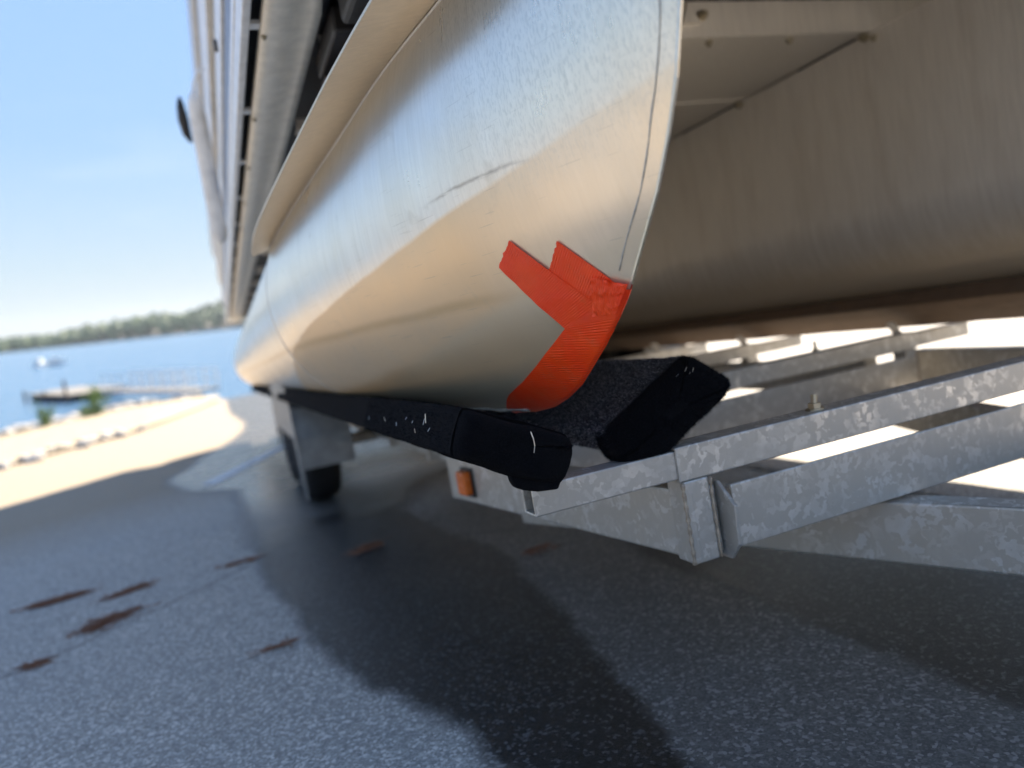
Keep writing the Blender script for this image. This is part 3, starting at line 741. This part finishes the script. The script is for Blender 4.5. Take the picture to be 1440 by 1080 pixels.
# bunks: carpet-wrapped boards in a V under each tube
BL = [(.245, -.073), (.374, -.135), (.350, -.188), (.221, -.127)]
BR = [(.473, -.155), (.617, -.075), (.639, -.115), (.495, -.195)]
def rounded(poly, r=.007):
    out = []; n = len(poly)
    for i in range(n):
        a, b, c = Vector(poly[i - 1]), Vector(poly[i]), Vector(poly[(i + 1) % n])
        p = b + (a - b).normalized() * r; q = b + (c - b).normalized() * r; mid = (p + q) / 2 * .45 + b * .55
        out += [tuple(p), tuple(mid), tuple(q)]
    return out
def bunk(name, poly, y0, y1, near, fx=lambda x: x, mat='carpet'):
    rp_ = rounded(poly); n = len(rp_); m = MB()
    ysb = [y0 + (y1 - y0) * (k / 60) ** 1.6 for k in range(61)]
    # subdivide outline
    ol = []
    for i in range(n):
        a, b = Vector(rp_[i]), Vector(rp_[(i + 1) % n]); st = max(1, int((b - a).length / .012))
        ol += [tuple(a.lerp(b, k / st)) for k in range(st)]
    cx = sum(p[0] for p in ol) / len(ol); cz = sum(p[1] for p in ol) / len(ol)
    for y in ysb:
        for (x, z) in ol:
            w = pnoise(Vector((x * 30, y * 14, z * 30))) * .0028 + pnoise(Vector((x * 90, y * 60, z * 90))) * .0012
            dx, dz = x - cx, z - cz; l = math.hypot(dx, dz)
            m.v.append((fx(x + dx / l * w), y, z + dz / l * w))
    k = len(ol)
    for j in range(60):
        for i in range(k): m.f.append((j * k + i, j * k + (i + 1) % k, (j + 1) * k + (i + 1) % k, (j + 1) * k + i))
    m.f.append(tuple(range(k))); m.f.append(tuple(range(60 * k, 61 * k)))
    return m.build(name, mat, tr, smooth=True)
bl = bunk('bunk_board', BL, .85, 3.95, True); br = bunk('bunk_board', BR, .955, 4.1, True, mat='carpet_worn')
bl2 = bunk('bunk_board', BR, .955, 4.1, False, mir, 'wood'); br2 = bunk('bunk_board', BL, .85, 3.95, False, mir, 'wood')
bunk('bunk_board', BL, 4.5, 7.8, False); bunk('bunk_board', BR, 4.5, 7.8, False)
bunk('bunk_board', BL, 4.5, 7.8, False, mir); bunk('bunk_board', BR, 4.5, 7.8, False, mir)
bl['label'] = 'near bunk board in black carpet with white staples along its side'
# folded carpet over the ends
def endcap(parent, poly, y, d, bul):
    m = MB(); ol = []; n = len(poly)
    rp_ = rounded(poly, .012)
    for i in range(len(rp_)):
        a, b = Vector(rp_[i]), Vector(rp_[(i + 1) % len(rp_)]); st = max(1, int((b - a).length / .006))
        ol += [a.lerp(b, k / st) for k in range(st)]
    c = sum(ol, Vector((0, 0))) / len(ol)
    rings = [(.975, d), (1.008, d * .6), (1.02, .004), (1.0, -.004), (.93, -.010), (.78, -.013 - bul * .4), (.5, -.013 - bul * .8), (.2, -.013 - bul)]
    for sc, yy in rings:
        for p in ol:
            q = c + (p - c) * sc; w = pnoise(Vector((q.x * 26, yy * 30, q.y * 26))) * .006
            m.v.append((q.x + w * .4, y + yy + w * .7, q.y + w * .4))
    k = len(ol)
    for j in range(len(rings) - 1):
        for i in range(k): m.f.append((j * k + i, j * k + (i + 1) % k, (j + 1) * k + (i + 1) % k, (j + 1) * k + i))
    m.f.append(tuple(range((len(rings) - 1) * k, len(rings) * k)))
    return m.build('carpet_end_fold', 'carpet', parent, smooth=True)
e1 = endcap(bl, [(.247, -.077), (.372, -.137), (.372, -.158), (.350, -.190), (.290, -.165), (.224, -.131)], .845, .09, .003)
e2 = endcap(br, [(.476, -.156), (.480, -.192), (.495, -.207), (.536, -.221), (.682, -.140), (.686, -.122), (.622, -.077), (.608, -.082)], .950, .045, .004)
# carpet flaps hanging under the near end
fl1 = MB(); fl1.prism([(.286, -.158), (.350, -.183), (.344, -.194), (.318, -.191), (.300, -.185), (.291, -.180), (.288, -.172)], lambda p, q, t: (p, t, q), .836, .852)
fl1.build('carpet_flap', 'carpet', bl, bevel=.003)
# pile: short fibres over the nearest carpet
def fibres(parent, ob, count, y1, ln, mat='pile'):
    me = ob.data; tris = []; tot = 0
    b = Vector(ob['_b'])
    for p in me.polygons:
        vs = [me.vertices[i].co + b for i in p.vertices]
        if max(v.y for v in vs) > y1 or len(vs) != 4: continue
        tot += p.area; tris.append((tot, vs, p.normal.copy()))
    m = MB(); import bisect
    keys = [t[0] for t in tris]
    for _ in range(count):
        i = bisect.bisect(keys, rnd(0, tot)); i = min(i, len(tris) - 1); _, vs, n = tris[i]
        u, v = random.random(), random.random()
        p = vs[0] * (1 - u) * (1 - v) + vs[1] * u * (1 - v) + vs[2] * u * v + vs[3] * (1 - u) * v
        d = (n + Vector((rnd(-1, 1), rnd(-1, 1), rnd(-1, 1))) * .8).normalized() * ln * rnd(.5, 1.3)
        s_ = d.orthogonal().normalized() * .00035
        m.add([p - s_ - n * .0005, p + s_ - n * .0005, p + d], [(0, 1, 2)])
    o = m.build('carpet_pile', mat, parent); o['kind'] = 'stuff'; return o
fibres(br, br, 60000, 1.40, .0042, 'pile_worn'); fibres(bl, bl, 34000, 1.45, .003); fibres(br, e2, 22000, 9, .0048); fibres(bl, e1, 18000, 9, .0045)
# staples and stray threads on the carpet
st0 = MB().tube([(0, 0, 0), (.0015, 0, .012)], .0006, 5).build('staple', 'staple', bl, base=(0, 0, 0)); st0.location = Vector((.233, .98, -.098)) - Vector(bl['_b'])
for k, (x, y, z, ang) in enumerate([(.2325, .965, -.094, .3), (.2285, 1.0, -.106, -.2), (.233, 1.03, -.095, .25), (.231, .94, -.101, .5), (.229, 1.12, -.103, .1), (.2295, 1.2, -.1, -.3), (.2335, 1.07, -.092, .6), (.229, 1.35, -.104, .1)]):
    place(st0, 'staple', (x - .007, y, z - .004), (rnd(-.4, .4), ang, 0), bl, (.6, .6, rnd(.25, .7)))
for k, (x, z, a) in enumerate([(.606, -.097, .5), (.612, -.102, .55), (.594, -.108, .6), (.618, -.100, .4), (.600, -.118, .7), (.590, -.102, .9)]):
    place(st0, 'staple', (x, .936, z), (0, a, 0), br, (.5, .5, rnd(.25, .55)))
th = MB().tube([(.318, .829, -.118), (.3195, .828, -.127), (.3195, .828, -.135), (.3175, .829, -.143)], .0006, 5); th.build('loose_thread', 'staple', bl)
# angled brackets from the crossbars to the boards
def brk(fx, s):
    for y in SETS:
        for (xa, xb) in ((.545, .575),):
            zt_ = -.150 if xa < .4 else -.165
            ya = y + .046
            lean = -.035 if xa < .4 else .045
            MB().prism([(xa, -.235), (xb, -.235), (xb + lean, zt_), (xa + lean, zt_)], lambda p, q, t: (fx(p), t, q), ya, ya + .006).build('bunk_bracket', 'galv', tr)
sidepair(brk)
# marker light on the front rail
ml = MB(); d_ = Vector((.454 - .577, 1.775 - .93, 0)).normalized(); n_ = Vector((-d_.y, d_.x, 0))
bx = Vector((.577, .93, -.345)) + d_ * .742
tm = Matrix.Translation(bx) @ Matrix((n_, d_, Vector((0, 0, 1)))).transposed().to_4x4()
ml.box((0, -.022, 0), (.022, .022, .055), tm); ml.build('marker_light', 'amber', tr, bevel=.006, seg=3)
MB().box((-.0005, -.028, -.006), (.005, .028, .061), tm).build('light_base', 'black', tr)
# axle, wheels, fenders
MB().tube([(.40, 3.72, -.37), (mir(.40), 3.72, -.37)], .03, 12).build('axle', 'galv', tr)
def wheel(fx, s):
    for yc in (3.72, 4.42):
        prof = [(-.075, .15), (-.083, .17), (-.086, .21), (-.078, .245), (-.062, .262), (-.03, .27), (.03, .27), (.062, .262), (.078, .245), (.086, .21), (.083, .17), (.075, .15)]
        m = MB(); m.grid(lambda u, v: (fx(.335) + prof[round(v * 11)][0], yc + prof[round(v * 11)][1] * math.cos(2 * math.pi * u), -.35 + prof[round(v * 11)][1] * math.sin(2 * math.pi * u)), 40, 11)
        w = m.build('wheel', 'rubber', tr, smooth=True)
        r = MB(); rp2 = [(-.07, .16), (-.05, .14), (-.02, .12), (-.02, .05), (-.045, .04), (-.045, 0.001)]
        r.grid(lambda u, v: (fx(.335) + s * rp2[round(v * 5)][0], yc + rp2[round(v * 5)][1] * math.cos(2 * math.pi * u), -.35 + rp2[round(v * 5)][1] * math.sin(2 * math.pi * u)), 24, 5)
        r.build('rim', 'galv', w, smooth=True)
    f = MB(); arc = [(3.385, -.43), (3.385, -.30), (3.42, -.17), (3.50, -.10), (3.72, -.055), (4.42, -.055), (4.66, -.10), (4.74, -.2), (4.76, -.34)]
    k = len(arc)
    for x in (.245, .470): f.v += [(fx(x), y, z) for y, z in arc]
    for i in range(k - 1): f.f.append((i, i + 1, k + i + 1, k + i))
    fd = f.build('fender', 'galv_dull', tr, thick=.004, smooth=False)
    sk = MB(); sk.prism([(3.375, -.44), (3.375, -.29), (3.41, -.16), (3.5, -.09), (3.72, -.047), (4.42, -.047), (4.67, -.09), (4.75, -.2), (4.77, -.34), (4.77, -.44), (4.6, -.30), (3.5, -.30), (3.42, -.46), (3.40, -.56), (3.375, -.56)], lambda p, q, t: (fx(t), p, q), .235, .2445)
    sk.build('fender_skirt', 'galv_dull', fd)
sidepair(wheel)

# ------------------------------------------------------------------ pine straw on the pavement
def straw(cx, cy, lx, ly, ang, n, label):
    m = MB(); ca, sa = math.cos(ang), math.sin(ang)
    for _ in range(int(n * .6)):
        px, py = random.gauss(0, .5) * lx, random.gauss(0, .5) * ly + .35 * ly * math.sin(7 * lx + 40 * random.gauss(0, .02))
        px += .3 * lx * (1 if random.random() < .5 else -1) * random.random()
        x, y = px * ca - py * sa, px * sa + py * ca
        t = rnd(0, 6.28) if random.random() < .4 else ang + rnd(-.5, .5); l = rnd(.02, .05); z = rnd(.001, .007)
        dx, dy = math.cos(t) * l, math.sin(t) * l; wx, wy = -math.sin(t) * .0014, math.cos(t) * .0014
        z2 = z + rnd(-.001, .006)
        m.add([(cx + x - wx, cy + y - wy, -H + z), (cx + x + wx, cy + y + wy, -H + z), (cx + x + dx, cy + y + dy, -H + z2 + .001), (cx + x + dx * .5, cy + y + dy * .5, -H + z + .004)], [(0, 1, 3), (1, 2, 3), (0, 3, 2)])
    o = m.build('pine_straw_clump', 'straw', base=(cx, cy, -H)); tag(o, label, 'pine straw', 'pine straw on the pavement')
straw(-.65, 2.90, .085, .028, .15, 700, 'long thin brown pine straw clump at far left on the grey pavement')
straw(-.42, 2.77, .075, .03, .5, 260, 'short slanting brown pine straw clump right of the longest one')
straw(-.44, 2.45, .09, .045, .55, 420, 'thick brown pine straw clump in the middle of the left pavement')
straw(-.575, 2.22, .025, .025, 0, 110, 'small round brown pine straw clump lowest at left')
straw(-.07, 2.78, .06, .015, .1, 130, 'thin brown pine straw wisp at the edge of the wet pavement')
straw(.33, 2.52, .06, .035, .7, 300, 'reddish pine straw clump on wet pavement in front of the wheel')
straw(-.015, 1.83, .05, .015, .1, 60, 'faint pine straw wisp nearest the camera on dry pavement')
straw(.72, 2.0, .05, .03, .3, 90, 'pine straw clump lying under the front rail of the trailer')

# ------------------------------------------------------------------ bank rocks
def rock_mesh(seed):
    rr = random.Random(seed); m = MB(); vs = [q * rr.uniform(.75, 1.15) for q in ICV]; m.add([(v.x, v.y, v.z * .75) for v in vs], ICF); return m
rocks = [rock_mesh(k).build('rock', 'rock', world=True, base=(0, 0, 0)) for k in range(5)]
for o in rocks: o.modifiers.new('s', 'SUBSURF').levels = 1; o.modifiers['s'].render_levels = 1
def put_rock(i, p, s, label, grp):
    o = rocks[i % 5].copy(); o.name = 'rock'; COL.objects.link(o)
    o.location = p; o.scale = (s * rnd(.9, 1.5), s * rnd(.8, 1.2), s * rnd(.6, .95)); o.rotation_euler = (rnd(-.3, .3), rnd(-.3, .3), rnd(0, 6)); tag(o, label, 'rock', grp)
n = 0
for k in range(34):
    t = .24 + .40 * (k / 33); a = lerpl(near, t); p = a + Vector((rnd(-.25, .25), rnd(-.3, .4), .03)); put_rock(n, p, rnd(.07, .16), 'pale rock in the row beside the edge of the pavement', 'rocks along the pavement edge'); n += 1
for k in range(64):
    t = .12 + .78 * (k / 63); a = lerpl(far, t); p = a + Vector((rnd(-.3, .3), rnd(-.5, .4), .10)); put_rock(n, p, rnd(.14, .28), 'pale rock in the row along the lake edge of the bank', 'rocks along the lake edge'); n += 1
for o in rocks: bpy.data.objects.remove(o)

# ------------------------------------------------------------------ shrubs on the bank
def shrub(p, h, w, label, seed, leaves=420):
    rr = random.Random(seed); r_ = root('shrub', p, label, 'shrub', 'shrubs on the lake bank', world=True)
    st = MB(); lf = MB()
    for k in range(7):
        a = rr.uniform(0, 6.28); tip = Vector(p) + Vector((math.cos(a) * w * rr.uniform(.1, .8), math.sin(a) * w * rr.uniform(.1, .8), h * rr.uniform(.6, 1)))
        mid = Vector(p).lerp(tip, .5) + Vector((0, 0, h * .08)); st.tube([Vector(p), mid, tip], [.02, .012, .005], 5)
        for j in range(leaves // 7):
            t = rr.uniform(.15, 1.05); c = Vector(p).lerp(tip, t) + Vector((rr.gauss(0, w * .16), rr.gauss(0, w * .16), rr.gauss(0, h * .05)))
            d = Vector((rr.uniform(-1, 1), rr.uniform(-1, 1), rr.uniform(-.3, 1))).normalized() * rr.uniform(.05, .11); s_ = d.orthogonal().normalized() * .022
            lf.add([c, c + d * .5 + s_, c + d, c + d * .5 - s_], [(0, 1, 2, 3)])
    st.build('stem', 'bark', r_); lf.build('foliage', 'leaf', r_)
shrub((-4.79, 24.67, -1.72), .80, .36, 'pointed bright green shrub on the bank, leftmost of the shrubs', 1)
shrub((-3.68, 26.04, -1.72), 1.05, .55, 'taller bright green shrub on the bank in front of the dock', 2, 560)
shrub((-3.95, 26.3, -1.75), .42, .5, 'low spreading green shrub at the foot of the taller one', 4, 300)

# ------------------------------------------------------------------ dock and gangway
dk = root('floating_dock', (-6.0, 41, ZW), 'low floating dock with pale deck and dark floats out on the lake', 'dock', world=True)
ang = math.radians(-20)
dm = Matrix.Translation((-5.9, 40.0, ZW)) @ Matrix.Rotation(math.radians(-62), 4, 'Z')
for k in range(2): MB().box((-4 + 2.8 * k, -1.1, -.15), (-1.5 + 2.8 * k, 1.1, .28), dm).build('float', 'black', dk, bevel=.05)
for k in range(15): MB().box((-4.1 + .382 * k, -1.25, .29), (-4.1 + .382 * k + .36, 1.25, .35), dm).build('plank', 'deckwood', dk)
for k in range(3): MB().tube([dm @ Vector((-4 + 2.7 * k, -1.35, -.8)), dm @ Vector((-4 + 2.7 * k, -1.35, 1.0 if k == 2 else .5))], .06, 8).build('pile', 'wood', dk)
gw = root('gangway', (-1.9, 32, ZW), 'light metal gangway with slatted handrails leading from bank to dock', 'gangway', world=True)
A = Vector((-.7, 30.2, -1.65)); B = Vector((-4.1, 35.6, -1.6)); dv = (B - A); pn = Vector((-dv.y, dv.x, 0)).normalized()
for s_ in (-.6, .6):
    MB().tube([A + pn * s_, B + pn * s_], .06, 6).build('side_beam', 'lightgrey', gw)
    for hh in (.4, .75): MB().tube([A + pn * s_ + Vector((0, 0, hh)), B + pn * s_ + Vector((0, 0, hh))], .03, 6).build('handrail', 'white', gw)
    for k in range(9):
        q = A + dv * (k / 8) + pn * s_; MB().tube([q, q + Vector((0, 0, .77))], .03, 6).build('rail_post', 'white', gw)
for k in range(24):
    q = A + dv * (k / 24); c = [q + pn * -.55, q + pn * .55, q + pn * .55 + dv * .036, q - pn * .55 + dv * .036]
    m = MB(); m.add([v + Vector((0, 0, .03)) for v in c] + [v + Vector((0, 0, .08)) for v in c], [(0, 3, 2, 1), (4, 5, 6, 7), (0, 1, 5, 4), (1, 2, 6, 5), (2, 3, 7, 6), (3, 0, 4, 7)]); m.build('plank', 'deckwood', gw)

# ------------------------------------------------------------------ small boats far out
def runabout(p, rz, L_, label):
    r_ = root('motorboat', p, label, 'motorboat', 'motorboats far out on the lake', world=True)
    mt = Matrix.Translation(p) @ Matrix.Rotation(rz, 4, 'Z'); m = MB()
    secs = [(-.5, .2, .0), (-.2, .22, 0), (.15, .2, .0), (.38, .11, .06), (.5, .01, .16)]
    for x, w, k in secs:
        m.v += [tuple(mt @ Vector((x * L_, w * L_, (.30) * L_ * .7 + k * .3))), tuple(mt @ Vector((x * L_, w * .6 * L_, -.05 + k))), tuple(mt @ Vector((x * L_, -w * .6 * L_, -.05 + k))), tuple(mt @ Vector((x * L_, -w * L_, .30 * L_ * .7 + k * .3)))]
    for i in range(4):
        for j in range(4): m.f.append((4 * i + j, 4 * i + (j + 1) % 4, 4 * i + 4 + (j + 1) % 4, 4 * i + 4 + j))
    m.f += [(0, 1, 2, 3), (19, 18, 17, 16)]; m.build('hull', 'white', r_)
    MB().box((-.25 * L_, -.13 * L_, .2 * L_), (.1 * L_, .13 * L_, .42 * L_), mt).build('cabin', 'white', r_, bevel=.05)
    MB().box((.1 * L_, -.12 * L_, .22 * L_), (.115 * L_, .12 * L_, .40 * L_), mt @ Matrix.Translation((.03, 0, 0))).build('windscreen', 'bluegrey', r_)
runabout((-20.4, 108.5, ZW + .05), 1.3, 2.3, 'brighter white motorboat at left of two on the lake')
runabout((-18.9, 110.0, ZW + .05), .2, 2.2, 'paler white motorboat at right of two on the lake')

hzm = bpy.data.materials.new('haze_air'); hzm.use_nodes = True; hn = hzm.node_tree; hn.nodes.clear()
pv = hn.nodes.new('ShaderNodeVolumePrincipled'); pv.inputs['Color'].default_value = (.80, .88, 1, 1); pv.inputs['Density'].default_value = .00013; pv.inputs['Anisotropy'].default_value = .2
ho = hn.nodes.new('ShaderNodeOutputMaterial'); hn.links.new(pv.outputs[0], ho.inputs['Volume']); MAT['haze'] = hzm
MB().box((-1700, -120, -12), (1700, 1520, 45)).build('haze', 'haze', world=True, kind='stuff')

for o in list(bpy.data.objects):
    if '_b' in o: del o['_b']
